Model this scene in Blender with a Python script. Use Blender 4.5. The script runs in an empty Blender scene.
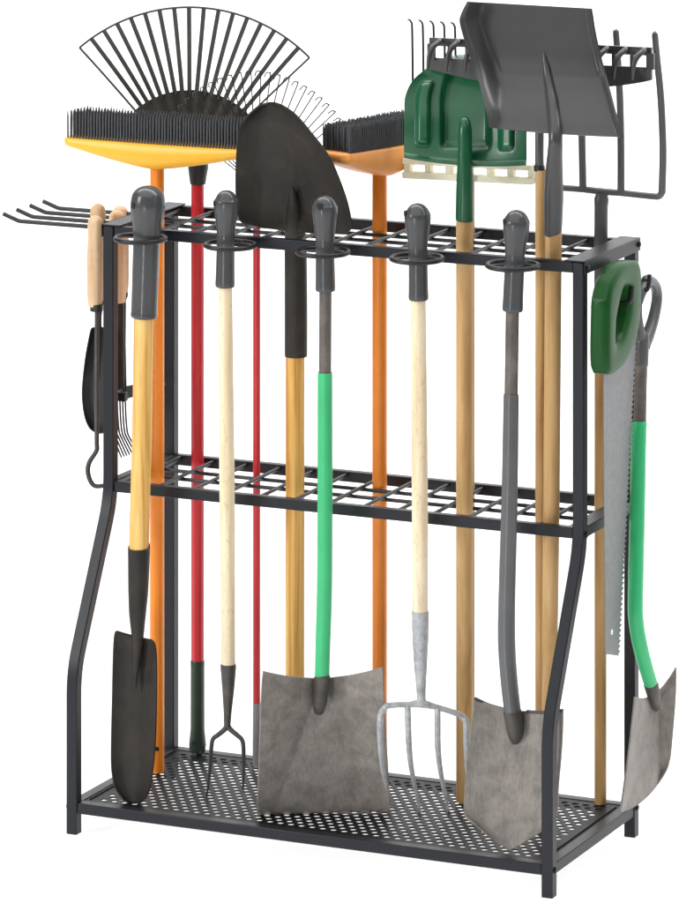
import bpy, bmesh, math, random
from mathutils import Vector, Matrix
random.seed(7)
R = math.radians
sc = bpy.context.scene
COL = sc.collection

# ------------------------------------------------------------------ camera model (recovered from the rack's edges)
F, TH, CX, CY, CZ, VH = 5011.69, .4241, 3.5319, -6.931, 2.2184, -617.87
CC, SS = math.cos(TH), math.sin(TH)
CAM = Vector((CX, CY, CZ))
def ray(u, v):
    a = (u - 339.5) / F; b = -(v - VH) / F
    return Vector((CC * a - SS, SS * a + CC, b))
def at(u, v, y):
    d = ray(u, v); return CAM + d * ((y - CY) / d.y)
def atx(u, v, x):
    d = ray(u, v); return CAM + d * ((x - CX) / d.x)
def atz(u, v, z):
    d = ray(u, v); return CAM + d * ((z - CZ) / d.z)
PX = .001525                                     # metres per photo pixel at the rack

# rack dimensions
W, D, H, ZM, ZB, BF = .80, .2306, .9105, .5153, .0489, .1236
T = .0178

# ------------------------------------------------------------------ materials
def lin(c):
    return tuple((x / 255 / 12.92 if x / 255 <= .04045 else ((x / 255 + .055) / 1.055) ** 2.4) for x in c) + (1,)
def base_mat(name, rough, metal=0., spec=.5):
    m = bpy.data.materials.new(name); m.use_nodes = True
    nt = m.node_tree; b = nt.nodes['Principled BSDF']
    b.inputs['Roughness'].default_value = rough; b.inputs['Metallic'].default_value = metal
    b.inputs['Specular IOR Level'].default_value = spec
    return m, nt, b
def noise(nt, scale, detail=4, vec=None, rough=.55):
    n = nt.nodes.new('ShaderNodeTexNoise'); n.inputs['Scale'].default_value = scale
    n.inputs['Detail'].default_value = detail; n.inputs['Roughness'].default_value = rough
    if vec: nt.links.new(vec, n.inputs['Vector'])
    return n
def coords(nt, scale=(1, 1, 1)):
    t = nt.nodes.new('ShaderNodeTexCoord'); m = nt.nodes.new('ShaderNodeMapping')
    m.inputs['Scale'].default_value = scale; nt.links.new(t.outputs['Object'], m.inputs['Vector'])
    return m.outputs['Vector']
def ramp(nt, src, stops):
    r = nt.nodes.new('ShaderNodeValToRGB'); e = r.color_ramp.elements
    while len(e) < len(stops): e.new(.5)
    for i, (p, c) in enumerate(stops): e[i].position = p; e[i].color = c
    nt.links.new(src, r.inputs['Fac']); return r
def bump(nt, b, src, strength, dist=.001):
    n = nt.nodes.new('ShaderNodeBump'); n.inputs['Strength'].default_value = strength; n.inputs['Distance'].default_value = dist
    nt.links.new(src, n.inputs['Height']); nt.links.new(n.outputs['Normal'], b.inputs['Normal'])
def plain(name, c, rough=.4, metal=0., var=.08, scale=40, bmp=.03, spec=.5, stretch=(1, 1, 1)):
    m, nt, b = base_mat(name, rough, metal, spec)
    v = coords(nt, stretch); n = noise(nt, scale, 5, v)
    l = lin(c); lo = tuple(x * (1 - var * 1.4) for x in l[:3]) + (1,); hi = tuple(min(1, x * (1 + var)) for x in l[:3]) + (1,)
    r = ramp(nt, n.outputs['Fac'], [(.3, lo), (.7, hi)]); nt.links.new(r.outputs['Color'], b.inputs['Base Color'])
    mr = nt.nodes.new('ShaderNodeMapRange'); mr.inputs[3].default_value = rough * .94; mr.inputs[4].default_value = min(1, rough * 1.07)
    n2 = noise(nt, scale * .4, 3, v); nt.links.new(n2.outputs['Fac'], mr.inputs[0]); nt.links.new(mr.outputs[0], b.inputs['Roughness'])
    if bmp: bump(nt, b, noise(nt, scale * 12, 2, v).outputs['Fac'], bmp, .0006)
    return m
def wood(name, c_hi, c_mid, c_lo, rough=.5, fleck=False, sx=55, contrast=1.):
    m, nt, b = base_mat(name, rough, 0, .35)
    v = coords(nt, (sx, sx, 2.2)); n = noise(nt, 1.0, 6, v, .6)
    n.inputs['Distortion'].default_value = .6
    k = .18 / contrast
    r = ramp(nt, n.outputs['Fac'], [(.5 - k * 1.1, lin(c_lo)), (.5, lin(c_mid)), (.5 + k, lin(c_hi))])
    v2 = coords(nt, (sx * 5, sx * 5, 7)); n2 = noise(nt, 1, 3, v2)
    mx = nt.nodes.new('ShaderNodeMixRGB'); mx.blend_type = 'MULTIPLY'; mx.inputs['Fac'].default_value = .35
    r2 = ramp(nt, n2.outputs['Fac'], [(.32, (.62, .5, .38, 1)), (.55, (1, 1, 1, 1))])
    nt.links.new(r.outputs['Color'], mx.inputs[1]); nt.links.new(r2.outputs['Color'], mx.inputs[2])
    out = mx
    # slow tone drift along the stick
    v3 = coords(nt, (6, 6, 3.5)); n3 = noise(nt, 1.3, 2, v3)
    m3 = nt.nodes.new('ShaderNodeMixRGB'); m3.blend_type = 'MULTIPLY'; m3.inputs['Fac'].default_value = .5
    r3 = ramp(nt, n3.outputs['Fac'], [(.35, (.86, .8, .72, 1)), (.65, (1, 1, 1, 1))])
    nt.links.new(out.outputs[0], m3.inputs[1]); nt.links.new(r3.outputs['Color'], m3.inputs[2]); out = m3
    if fleck:
        v4 = coords(nt, (260, 260, 90)); n4 = noise(nt, 1, 2, v4)
        m4 = nt.nodes.new('ShaderNodeMixRGB'); m4.blend_type = 'MULTIPLY'; m4.inputs['Fac'].default_value = .3
        r4 = ramp(nt, n4.outputs['Fac'], [(.3, (.6, .45, .3, 1)), (.42, (1, 1, 1, 1))])
        nt.links.new(out.outputs[0], m4.inputs[1]); nt.links.new(r4.outputs['Color'], m4.inputs[2]); out = m4
    nt.links.new(out.outputs[0], b.inputs['Base Color'])
    bump(nt, b, n2.outputs['Fac'], .12, .0008)
    return m
def steel(name, c_lo, c_mid, c_hi, rough=.5, metal=.25, scale=16, bmp=.1, spec=.45, fine=.35):
    """worn, mottled tool steel"""
    m, nt, b = base_mat(name, rough, metal, spec)
    v = coords(nt, (1, 1, 1)); n = noise(nt, scale, 8, v, .68)
    n.inputs['Distortion'].default_value = .4
    r = ramp(nt, n.outputs['Fac'], [(.32, lin(c_lo)), (.52, lin(c_mid)), (.72, lin(c_hi))])
    v2 = coords(nt, (1, 1, .14)); n2 = noise(nt, scale * 14, 3, v2, .7)
    mx = nt.nodes.new('ShaderNodeMixRGB'); mx.blend_type = 'MULTIPLY'; mx.inputs['Fac'].default_value = fine
    r2 = ramp(nt, n2.outputs['Fac'], [(.3, (.6, .58, .56, 1)), (.62, (1, 1, 1, 1))])
    nt.links.new(r.outputs['Color'], mx.inputs[1]); nt.links.new(r2.outputs['Color'], mx.inputs[2])
    nt.links.new(mx.outputs[0], b.inputs['Base Color'])
    mr = nt.nodes.new('ShaderNodeMapRange'); mr.inputs[3].default_value = rough * .8; mr.inputs[4].default_value = min(1, rough * 1.3)
    nt.links.new(n.outputs['Fac'], mr.inputs[0]); nt.links.new(mr.outputs[0], b.inputs['Roughness'])
    bump(nt, b, n2.outputs['Fac'], bmp, .0008)
    return m

M = dict(
    rack=plain('black_powder_coat', (27, 29, 35), .4, 0, .05, 60, .05, .32),
    bolt=plain('black_bolt', (26, 27, 30), .35, .3, .05, 60, 0),
    grip=plain('grey_rubber_grip', (70, 71, 73), .24, 0, .03, 50, 0, .45),
    hole=plain('painted_hole_shade', (14, 14, 15), .7, 0, .05, 50, 0),  # near-black paint standing in for the shade inside hanging holes
    ash=wood('yellow_ash_wood', (240, 200, 122), (228, 178, 94), (196, 136, 62), .48, sx=60, contrast=1.7),
    pale=wood('pale_wood', (248, 236, 210), (244, 228, 196), (232, 208, 166), .55, True, sx=30, contrast=.8),
    pine=wood('tan_pine_wood', (214, 178, 126), (200, 162, 108), (172, 130, 82), .5, sx=26, contrast=1.),
    white_wood=plain('cream_wood', (255, 247, 222), .55, 0, .05, 60, .05, .3, (1, 4, 4)),
    beech=wood('pink_beech_wood', (240, 216, 184), (232, 202, 166), (214, 176, 136), .5, True, sx=26, contrast=.8),
    orange=plain('orange_paint', (246, 140, 26), .3, 0, .04, 30, .02),
    orange2=plain('deep_orange_paint', (234, 134, 34), .32, 0, .04, 30, .02),
    orange_head=plain('pale_orange_plastic', (240, 158, 76), .35, 0, .04, 30, .02),
    yellow=plain('yellow_plastic', (252, 186, 48), .32, 0, .03, 30, .02),
    red=plain('red_paint', (196, 40, 50), .3, 0, .05, 30, .02),
    mint=plain('mint_green_paint', (54, 184, 118), .32, 0, .05, 18, .03),
    pine_green=plain('dark_green_plastic', (18, 84, 52), .3, 0, .06, 30, .03),
    bottle_green=plain('bottle_green_rubber', (30, 52, 38), .42, 0, .06, 40, .05),
    saw_green=plain('green_plastic', (7, 72, 18), .42, 0, .06, 30, .04, .28),
    bristle=plain('black_bristle', (78, 79, 82), .45, 0, .15, 200, 0),
    fan=steel('black_leaf_rake_plastic', (46, 45, 43), (54, 53, 50), (64, 62, 58), .5, 0, 20, .08),
    blackmetal=plain('black_metal', (44, 45, 47), .4, .3, .08, 40, .05),
    wire=plain('dark_wire', (40, 39, 37), .4, .2, .05, 40, 0),
    darkblade=steel('blackened_steel', (38, 35, 32), (50, 46, 42), (66, 61, 55), .46, .1, 14, .1, .3),
    greysteel=steel('weathered_steel', (112, 107, 102), (138, 132, 126), (156, 150, 143), .5, .1, 34, .22, fine=.6),
    darksteel=steel('dark_forged_steel', (60, 57, 54), (78, 75, 71), (98, 94, 90), .45, .25, 20, .1),
    browntube=steel('brown_grey_tube', (84, 77, 72), (104, 97, 92), (124, 116, 110), .42, .2, 24, .06),
    galv=steel('galvanised_steel', (150, 153, 156), (180, 183, 186), (206, 208, 210), .45, .15, 90, .2),
    sawsteel=steel('brushed_saw_steel', (122, 123, 125), (134, 135, 137), (146, 147, 149), .45, .25, 90, .15, fine=.5),
    greytube=plain('grey_painted_tube', (92, 93, 95), .3, .1, .05, 30, .02),
    charcoal=plain('charcoal_plastic', (88, 89, 91), .34, 0, .05, 30, .03),
    raker=plain('dark_rake_plastic', (62, 62, 64), .36, 0, .05, 30, .03),
    tray=plain('dark_tray_coat', (15, 16, 19), .5, 0, .05, 60, .05, .22),
    hook=plain('black_hook_coat', (26, 27, 30), .4, 0, .05, 60, 0, .4),
    lightgrey=plain('light_grey_paint', (136, 138, 142), .35, 0, .05, 30, .02),
    scoop=plain('grey_scoop_plastic', (66, 66, 67), .29, 0, .05, 18, .05),
    white=plain('white_studio_paper', (243, 243, 243), .9, 0, .002, 4, 0, .1),
)

# translucent white floor, so an added lamp below can wash out shade on it
m_, nt_, b_ = base_mat('underlit_white_sheet', .9, 0, .1)
tr_ = nt_.nodes.new('ShaderNodeBsdfTranslucent'); tr_.inputs[0].default_value = (.95, .95, .95, 1)
b_.inputs['Base Color'].default_value = (.9, .9, .9, 1)
mx_ = nt_.nodes.new('ShaderNodeMixShader'); mx_.inputs[0].default_value = .55
nt_.links.new(b_.outputs[0], mx_.inputs[1]); nt_.links.new(tr_.outputs[0], mx_.inputs[2])
nt_.links.new(mx_.outputs[0], nt_.nodes['Material Output'].inputs[0])
M['underlit_sheet'] = m_

# ------------------------------------------------------------------ object helpers
def thing(name, label, cat, loc, group=None):
    o = bpy.data.objects.new(name, None); COL.objects.link(o)
    o.location = loc; o.empty_display_size = .05
    o['label'] = label; o['category'] = cat
    if group: o['group'] = group
    o['base'] = tuple(loc)
    return o
def part(name, bm, mat, parent, sharp=38, bevel=0, seg=2, label=None):
    top = parent
    while top.parent: top = top.parent
    off = Vector(top['base'])
    if len(bm.faces):
        bmesh.ops.recalc_face_normals(bm, faces=bm.faces)
    me = bpy.data.meshes.new(name)
    bmesh.ops.translate(bm, verts=bm.verts, vec=-off)
    bm.to_mesh(me); bm.free()
    me.materials.append(M[mat] if isinstance(mat, str) else mat)
    me.shade_smooth(); me.set_sharp_from_angle(angle=R(sharp))
    o = bpy.data.objects.new(name, me); COL.objects.link(o)
    o.parent = parent
    if label: o['label'] = label
    if bevel:
        b = o.modifiers.new('Bevel', 'BEVEL'); b.width = bevel; b.segments = seg; b.limit_method = 'ANGLE'; b.angle_limit = R(40)
        b.harden_normals = False
    return o
BM = bmesh.new
def cr(p0, p1, p2, p3, t):
    return .5 * ((2 * p1) + (p2 - p0) * t + (2 * p0 - 5 * p1 + 4 * p2 - p3) * t * t + (3 * p1 - p0 - 3 * p2 + p3) * t ** 3)
def smooth_path(pts, rad, n=6):
    P = [Vector(p) for p in pts]; o = []; r = []
    for i in range(len(P) - 1):
        a, b, c, d = P[max(i - 1, 0)], P[i], P[i + 1], P[min(i + 2, len(P) - 1)]
        for k in range(n):
            t = k / n; o.append(cr(a, b, c, d, t)); r.append(rad[i] + (rad[i + 1] - rad[i]) * t)
    o.append(P[-1]); r.append(rad[-1]); return o, r
def tube(bm, pts, rad, seg=16, caps=True, flat=1., ref=None):
    """sweep a circle (flattened by flat along the second axis) along points"""
    pts = [Vector(p) for p in pts]
    if not isinstance(rad, (list, tuple)): rad = [rad] * len(pts)
    rings = []; prev = None
    for i, p in enumerate(pts):
        t = (pts[min(i + 1, len(pts) - 1)] - pts[max(i - 1, 0)])
        t = t.normalized() if t.length > 1e-9 else Vector((0, 0, 1))
        if prev is None:
            r0 = Vector(ref) if ref else (Vector((1, 0, 0)) if abs(t.x) < .9 else Vector((0, 1, 0)))
            n = (r0 - t * r0.dot(t)).normalized()
        else:
            n = (prev - t * prev.dot(t)).normalized()
        prev = n; b = t.cross(n)
        rings.append([bm.verts.new(p + n * (rad[i] * math.cos(a)) + b * (rad[i] * flat * math.sin(a)))
                      for a in [2 * math.pi * k / seg for k in range(seg)]])
    for i in range(len(rings) - 1):
        for k in range(seg):
            bm.faces.new((rings[i][k], rings[i][(k + 1) % seg], rings[i + 1][(k + 1) % seg], rings[i + 1][k]))
    if caps:
        bm.faces.new(rings[0][::-1]); bm.faces.new(rings[-1])
    return bm
def stube(bm, pts, rad, seg=14, n=6, **k):
    if not isinstance(rad, (list, tuple)): rad = [rad] * len(pts)
    p, r = smooth_path(pts, rad, n); return tube(bm, p, r, seg, **k)
def box(bm, x0, x1, y0, y1, z0, z1):
    v = [bm.verts.new(p) for p in ((x0, y0, z0), (x1, y0, z0), (x1, y1, z0), (x0, y1, z0), (x0, y0, z1), (x1, y0, z1), (x1, y1, z1), (x0, y1, z1))]
    for f in ((3, 2, 1, 0), (4, 5, 6, 7), (0, 1, 5, 4), (1, 2, 6, 5), (2, 3, 7, 6), (3, 0, 4, 7)): bm.faces.new([v[i] for i in f])
def bar(bm, a, b, w, up=(0, 0, 1), h=None):
    """rectangular bar a->b, w wide, h along up"""
    a = Vector(a); b = Vector(b); h = h or w; t = (b - a).normalized(); up = Vector(up); s = t.cross(up).normalized(); up = s.cross(t)
    q = [[bm.verts.new(p + s * (w / 2 * i) + up * (h / 2 * j)) for i, j in ((-1, -1), (1, -1), (1, 1), (-1, 1))] for p in (a, b)]
    bm.faces.new(q[0][::-1]); bm.faces.new(q[1])
    for k in range(4): bm.faces.new((q[0][k], q[0][(k + 1) % 4], q[1][(k + 1) % 4], q[1][k]))
def prism(bm, pts, vec):
    vec = Vector(vec); a = [bm.verts.new(Vector(p)) for p in pts]; b = [bm.verts.new(Vector(p) + vec) for p in pts]
    n = len(a); bm.faces.new(a); bm.faces.new(b[::-1])
    for k in range(n): bm.faces.new((a[k], b[k], b[(k + 1) % n], a[(k + 1) % n]))
def sheet(bm, f, nu, nv, th):
    """two-sided sheet: f(s,t) -> point, thickness th along its normal"""
    P = [[f(i / nu, j / nv) for i in range(nu + 1)] for j in range(nv + 1)]
    A, B = [], []
    for j in range(nv + 1):
        ra, rb = [], []
        for i in range(nu + 1):
            du = P[j][min(i + 1, nu)] - P[j][max(i - 1, 0)]; dv = P[min(j + 1, nv)][i] - P[max(j - 1, 0)][i]
            n = du.cross(dv); n = n.normalized() if n.length > 1e-12 else Vector((0, 1, 0))
            ra.append(bm.verts.new(P[j][i] + n * th / 2)); rb.append(bm.verts.new(P[j][i] - n * th / 2))
        A.append(ra); B.append(rb)
    for j in range(nv):
        for i in range(nu):
            bm.faces.new((A[j][i], A[j][i + 1], A[j + 1][i + 1], A[j + 1][i])); bm.faces.new((B[j][i], B[j + 1][i], B[j + 1][i + 1], B[j][i + 1]))
    for i in range(nu):
        bm.faces.new((A[0][i], B[0][i], B[0][i + 1], A[0][i + 1])); bm.faces.new((A[nv][i], A[nv][i + 1], B[nv][i + 1], B[nv][i]))
    for j in range(nv):
        bm.faces.new((A[j][0], A[j + 1][0], B[j + 1][0], B[j][0])); bm.faces.new((A[j][nu], B[j][nu], B[j + 1][nu], A[j + 1][nu]))
def rows_fn(rows, depth, bowshape=lambda q: 1 - q * q, atf=at, smooth=True, corner=0):
    """rows: (uL,vL,uR,vR,bow); depth(s,t) -> y"""
    n = len(rows) - 1
    def f(s, t):
        x = t * n; i = min(int(x), n - 1); k = x - i
        g = [rows[max(i - 1, 0)], rows[i], rows[i + 1], rows[min(i + 2, n)]]
        r = [cr(*[q[c] for q in g], k) for c in range(5)] if smooth else [g[1][c] + (g[2][c] - g[1][c]) * k for c in range(5)]
        q = 2 * s - 1
        u = r[0] + (r[2] - r[0]) * s; v = r[1] + (r[3] - r[1]) * s + r[4] * bowshape(abs(q))
        return atf(u, v, depth(s, t))
    return f
def sm(a, b, x):
    t = max(0., min(1., (x - a) / (b - a))); return t * t * (3 - 2 * t)
def line(p, n=1):
    return p
def pole(bm, pts, rpx, seg=20, n=1):
    """pts: (u,v,y) with radius in photo pixels"""
    P = [at(*p) for p in pts]
    r = [x * PX for x in rpx] if isinstance(rpx, (list, tuple)) else [rpx * PX] * len(P)
    return tube(bm, P, r, seg) if n == 1 else stube(bm, P, r, seg, n)

# ================================================================== SETTING
bm = BM(); g = 8
xs = [-9, 9]; ys = [-12, 2.0]
v = [bm.verts.new((x, y, 0)) for x, y in ((-9, -12), (9, -12), (9, 2.0), (-9, 2.0))]; bm.faces.new(v)
me = bpy.data.meshes.new('floor'); bm.to_mesh(me); bm.free(); me.materials.append(M['underlit_sheet'])
fl = bpy.data.objects.new('floor', me); COL.objects.link(fl); fl['kind'] = 'structure'
bm = BM(); prof = []
for k in range(17):
    a = R(90) * k / 16; prof.append((2.0 + 1.4 * math.sin(a), 1.4 - 1.4 * math.cos(a)))
prof.append((3.4, 5.0))
rr = [[bm.verts.new((x, y, z)) for x in (-9, 9)] for y, z in prof]
for a, b in zip(rr, rr[1:]): bm.faces.new((a[0], a[1], b[1], b[0]))
me = bpy.data.meshes.new('backdrop'); bm.to_mesh(me); bm.free(); me.materials.append(M['white']); me.shade_smooth()
bd = bpy.data.objects.new('backdrop', me); COL.objects.link(bd); bd['kind'] = 'structure'

# ================================================================== RACK
rack = thing('tool_rack', 'black steel tool rack with two slotted shelves, ring holders and a perforated base tray', 'tool rack', (W / 2, D / 2, 0))
def square_sweep(bm, prof, x0, x1, th):
    """prof: (y,z) centre line in the YZ plane; square tube x0..x1, th deep"""
    ring = []
    for i, (y, z) in enumerate(prof):
        a = Vector(prof[max(i - 1, 0)]); b = Vector(prof[min(i + 1, len(prof) - 1)]); t = (b - a).normalized(); n = Vector((-t.y, t.x))
        k = 1.
        if 0 < i < len(prof) - 1:
            t1 = (Vector(prof[i]) - a).normalized(); k = 1 / max(.7, t1.dot(t))
        h = n * th / 2 * k
        ring.append([bm.verts.new(p) for p in ((x0, y - h.x, z - h.y), (x1, y - h.x, z - h.y), (x1, y + h.x, z + h.y), (x0, y + h.x, z + h.y))])
    for a, b in zip(ring, ring[1:]):
        for k in range(4): bm.faces.new((a[k], a[(k + 1) % 4], b[(k + 1) % 4], b[k]))
    bm.faces.new(ring[0][::-1]); bm.faces.new(ring[-1])
z1 = at(70, 672, -BF).z; z2 = .487
def bend(p, c, n, rr=.035, k=6):
    """rounded corner at c between p and n"""
    p, c, n = Vector(p), Vector(c), Vector(n); a = c + (p - c).normalized() * rr; b = c + (n - c).normalized() * rr
    return [tuple(a * (1 - t) ** 2 + c * 2 * t * (1 - t) + b * t * t) for t in [i / k for i in range(k + 1)]]
yl, yu = -BF + T / 2, T / 2
legp = [(yl, 0)] + bend((yl, 0), (yl, z1), (yu, z2)) + bend((yl, z1), (yu, z2), (yu, H)) + [(yu, H - .0005)]
for x0 in (0, W - T):
    bm = BM(); square_sweep(bm, legp, x0, x0 + T, T); part('leg', bm, 'rack', rack, 30, .0014)
for x0 in (0, W - T):
    bm = BM(); box(bm, x0, x0 + T, D - T, D, 0, H - .0005); part('leg', bm, 'rack', rack, 30, .0014)
RH = .0165
RODX = [.0285 + .0577 * k for k in range(13)]
for zt, nm in ((H, 'top_shelf'), (ZM, 'middle_shelf')):
    bm = BM()
    box(bm, T + .0004, W - T - .0004, .002, .0155, zt - RH, zt)                      # front rail
    box(bm, T + .0004, W - T - .0004, D - .0155, D - .002, zt - RH, zt)              # back rail
    if zt == H:
        for a, b in ((.0006, T + .0002), (W - T - .0002, W - .0006)):
            box(bm, a, b, T + .0004, D - T - .0004, zt - RH, zt + .0002)
        # end plates lying over the side tubes
        box(bm, -.0008, T + .013, -.0008, D + .0008, zt + .0003, zt + .0026); box(bm, W - T - .013, W + .0008, -.0008, D + .0008, zt + .0003, zt + .0026)
        for a, b in ((-.0026, -.0006), (W + .0006, W + .0026)):
            box(bm, a, b, -.0008, D + .0008, zt - RH - .001, zt + .0026)
    else:
        for a, b in ((.002, T), (W - T, W - .002)):
            box(bm, a, b, T + .0004, D - T - .0004, zt - RH, zt)
        box(bm, T + .0002, T + .013, .0158, D - .0158, zt - .004, zt - .001); box(bm, W - T - .013, W - T - .0002, .0158, D - .0158, zt - .004, zt - .001)
    part('shelf_frame', bm, 'rack', rack, 30, .0012, label=None)
    bm = BM(); rz = zt - .0085
    for x in RODX: tube(bm, [(x, .012, rz + .003), (x, D - .012, rz + .003)], .0031, 8)
    for y in (.105, .155): tube(bm, [(T, y, rz - .0026), (W - T, y, rz - .0026)], .0031, 8)
    part('divider_grid', bm, 'hook', rack)
# base tray
bm = BM(); TZ = ZB
box(bm, T + .0004, W - T - .0004, -BF + .0015, -BF + .0195, TZ - RH, TZ)
box(bm, T + .0004, W - T - .0004, D - .0195, D - .0015, TZ - RH, TZ)
for a, b in ((.0015, .0195), (W - .0195, W - .0015)): box(bm, a, b, -BF + T + .0004, D - T - .0004, TZ - RH, TZ)
part('base_frame', bm, 'rack', rack, 30, .0012)
bm = BM()
px0, px1, py0, py1 = .0205, W - .0205, -BF + .0205, D - .0205
pz = TZ - .0012; pt = .0018
nx, ny = 41, 21; mx_, my_ = .016, .012
hx0, hx1, hy0, hy1 = px0 + mx_, px1 - mx_, py0 + my_, py1 - my_
cw, ch = (hx1 - hx0) / (nx + .5), (hy1 - hy0) / ny
hr = .0056
def plate_cell(x0, x1, y0, y1):
    cx_, cy_ = (x0 + x1) / 2, (y0 + y1) / 2
    for z, flip in ((pz, 0), (pz - pt, 1)):
        hole = [bm.verts.new((cx_ + hr * math.cos(R(22.5 + 30 * k - 7.5)), cy_ + hr * math.sin(R(22.5 + 30 * k - 7.5)), z)) for k in range(12)]
        # outer square sampled at 12 points in the same order
        o = []
        for k in range(12):
            a = R(15 + 30 * k); c_, s_ = math.cos(a), math.sin(a); m_ = max(abs(c_), abs(s_))
            ox, oy = c_ / m_, s_ / m_
            o.append(bm.verts.new((cx_ + ox * (x1 - x0) / 2, cy_ + oy * (y1 - y0) / 2, z)))
        cor = {0: (1, 1), 3: (-1, 1), 6: (-1, -1), 9: (1, -1)}
        for k in range(12):
            k2 = (k + 1) % 12; q = [hole[k], o[k]]
            if k in (1, 4, 7, 10):
                sx_, sy_ = {1: (1, 1), 4: (-1, 1), 7: (-1, -1), 10: (1, -1)}[k]
                q.append(bm.verts.new((cx_ + sx_ * (x1 - x0) / 2, cy_ + sy_ * (y1 - y0) / 2, z)))
            q += [o[k2], hole[k2]]
            bm.faces.new(q)
        if flip == 0: top = hole
        else:
            for k in range(12): bm.faces.new((top[k], hole[k], hole[(k + 1) % 12], top[(k + 1) % 12]))
for j in range(ny):
    off = cw / 2 if j % 2 else 0
    for i in range(nx):
        plate_cell(hx0 + off + i * cw, hx0 + off + (i + 1) * cw, hy0 + j * ch, hy0 + (j + 1) * ch)
    if off: box(bm, hx0, hx0 + off, hy0 + j * ch, hy0 + (j + 1) * ch, pz - pt, pz)
    else: box(bm, hx1 - cw / 2, hx1, hy0 + j * ch, hy0 + (j + 1) * ch, pz - pt, pz)
box(bm, px0, px1, py0, hy0, pz - pt, pz); box(bm, px0, px1, hy1, py1, pz - pt, pz)
box(bm, px0, hx0, hy0, hy1, pz - pt, pz); box(bm, hx1, px1, hy0, hy1, pz - pt, pz)
# folded lips that stiffen the sheet
box(bm, px0 + .004, px0 + .006, py0 + .01, py1 - .01, pz + .0002, pz + .002); box(bm, px1 - .006, px1 - .004, py0 + .01, py1 - .01, pz + .0002, pz + .002)
part('perforated_tray', bm, 'tray', rack, 30)
# ring holders
RING = [(140.5, 238.5), (230.6, 245), (323, 252), (417, 258.5), (513, 265.5)]
RINGC = []
for u, v in RING:
    c = at(u, v, -.043); RINGC.append(c); bm = BM(); rr = .0385
    P = [c + Vector((rr * math.sin(a), rr * math.cos(a), 0)) for a in [2 * math.pi * k / 40 for k in range(41)]]
    tube(bm, P, .0038, 10, caps=True)
    part('ring_holder', bm, 'hook', rack)
# side hooks, left: four long prongs with raised tips
for k in range(4):
    y = .026 + .0445 * k; bm = BM(); z = .9025
    stube(bm, [(-.0005, y, z), (-.06, y, z), (-.145, y, z), (-.160, y, z + .0004), (-.169, y, z + .003), (-.188, y, z + .0095)], .0034, 10, 5)
    part('side_hook', bm, 'hook', rack)
# right: short hooks
hp1, hp2 = atx(627, 303, W + .034), atx(643, 291, W + .03)
for y, z, L in ((hp1.y, hp1.z, .040), (hp2.y, hp2.z, .038)):
    bm = BM(); x = W + .0005
    stube(bm, [(x, y, z + .03), (x + .004, y, z + .004), (x + .012, y, z), (x + L - .008, y, z), (x + L, y, z + .006), (x + L + .002, y, z + .026)], .0034, 10, 5)
    part('side_hook', bm, 'hook', rack)
bm = BM(); tube(bm, [(W - .001, T, .868), (W + .001, T, .868)], .001, 6)
bm.free()
bm = BM()
box(bm, W + .0001, W + .0024, .07, D - .0185, .866, .878); part('hook_rail', bm, 'rack', rack, 30, .0008)
# bolts
for x, y, z in ((W + .0028, .008, H - .009), (W + .0028, D - .008, H - .007), (W, .010, ZM - .010), (W, -BF + .009, ZB - .009), (W, D - .010, ZB - .004), (-.0001, -BF + .009, ZB - .008)):
    s = 1 if x > .4 else -1; bm = BM()
    tube(bm, [(x - s * .001, y, z), (x + s * .0022, y, z), (x + s * .0034, y, z)], [.0046, .0046, .003], 12)
    part('bolt', bm, 'bolt', rack)

# ================================================================== RING-HUNG TOOLS
def grip(root, pts, prof, hole=None):
    """prof: (v, half width px) ; pts: u(v) pair + y"""
    (u0, v0), (u1, v1), y = pts
    def P(v): return at(u0 + (u1 - u0) * (v - v0) / (v1 - v0), v, y)
    p, r = smooth_path([P(v) for v, w in prof], [w * PX for v, w in prof], 4)
    # smooth radii too
    rr = []; w = [x[1] * PX for x in prof]
    for i in range(len(w) - 1):
        for k in range(4): rr.append(max(.0003, cr(w[max(i - 1, 0)], w[i], w[i + 1], w[min(i + 2, len(w) - 1)], k / 4)))
    rr.append(w[-1])
    bm = BM(); tube(bm, p, rr, 28); g_ = part('grip', bm, 'grip', root, 50)
    if hole:
        u, v, rad, du = hole; c = P(v)
        d = (CAM - c).normalized(); side = d.cross(Vector((0, 0, 1))).normalized()
        ax = (d * math.cos(du) - side * math.sin(du) * .93); ax.z = 0; ax.normalize()
        bm = BM(); tube(bm, [c, c + ax * rad * PX * 1.02], .005, 16)
        part('hole_plug', bm, 'hole', g_)  # solid plug, its dark colour painted as the hole's shaded inside
    return g_
def bulb(v0, vb, wb, wn, wl, vn, vend):
    """bulb top, half widths of bulb/neck/lower"""
    return [(v0, .4), (v0 + 1.1, wb * .38), (v0 + 4, wb * .68), (v0 + 9, wb * .91), (vb, wb), (vb + 7, wb * .985), ((vb + vn) / 2 + 3, (wb * .8 + wn * 1.2) / 2), (vn - 3, wn * 1.01), (vn, wn), (vn + 12, wn * 1.0), (vend - 12, wl), (vend - 2.5, wl * 1.02), (vend, wl * .93), (vend + .4, wl * .6)]

YR = -.043
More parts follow.
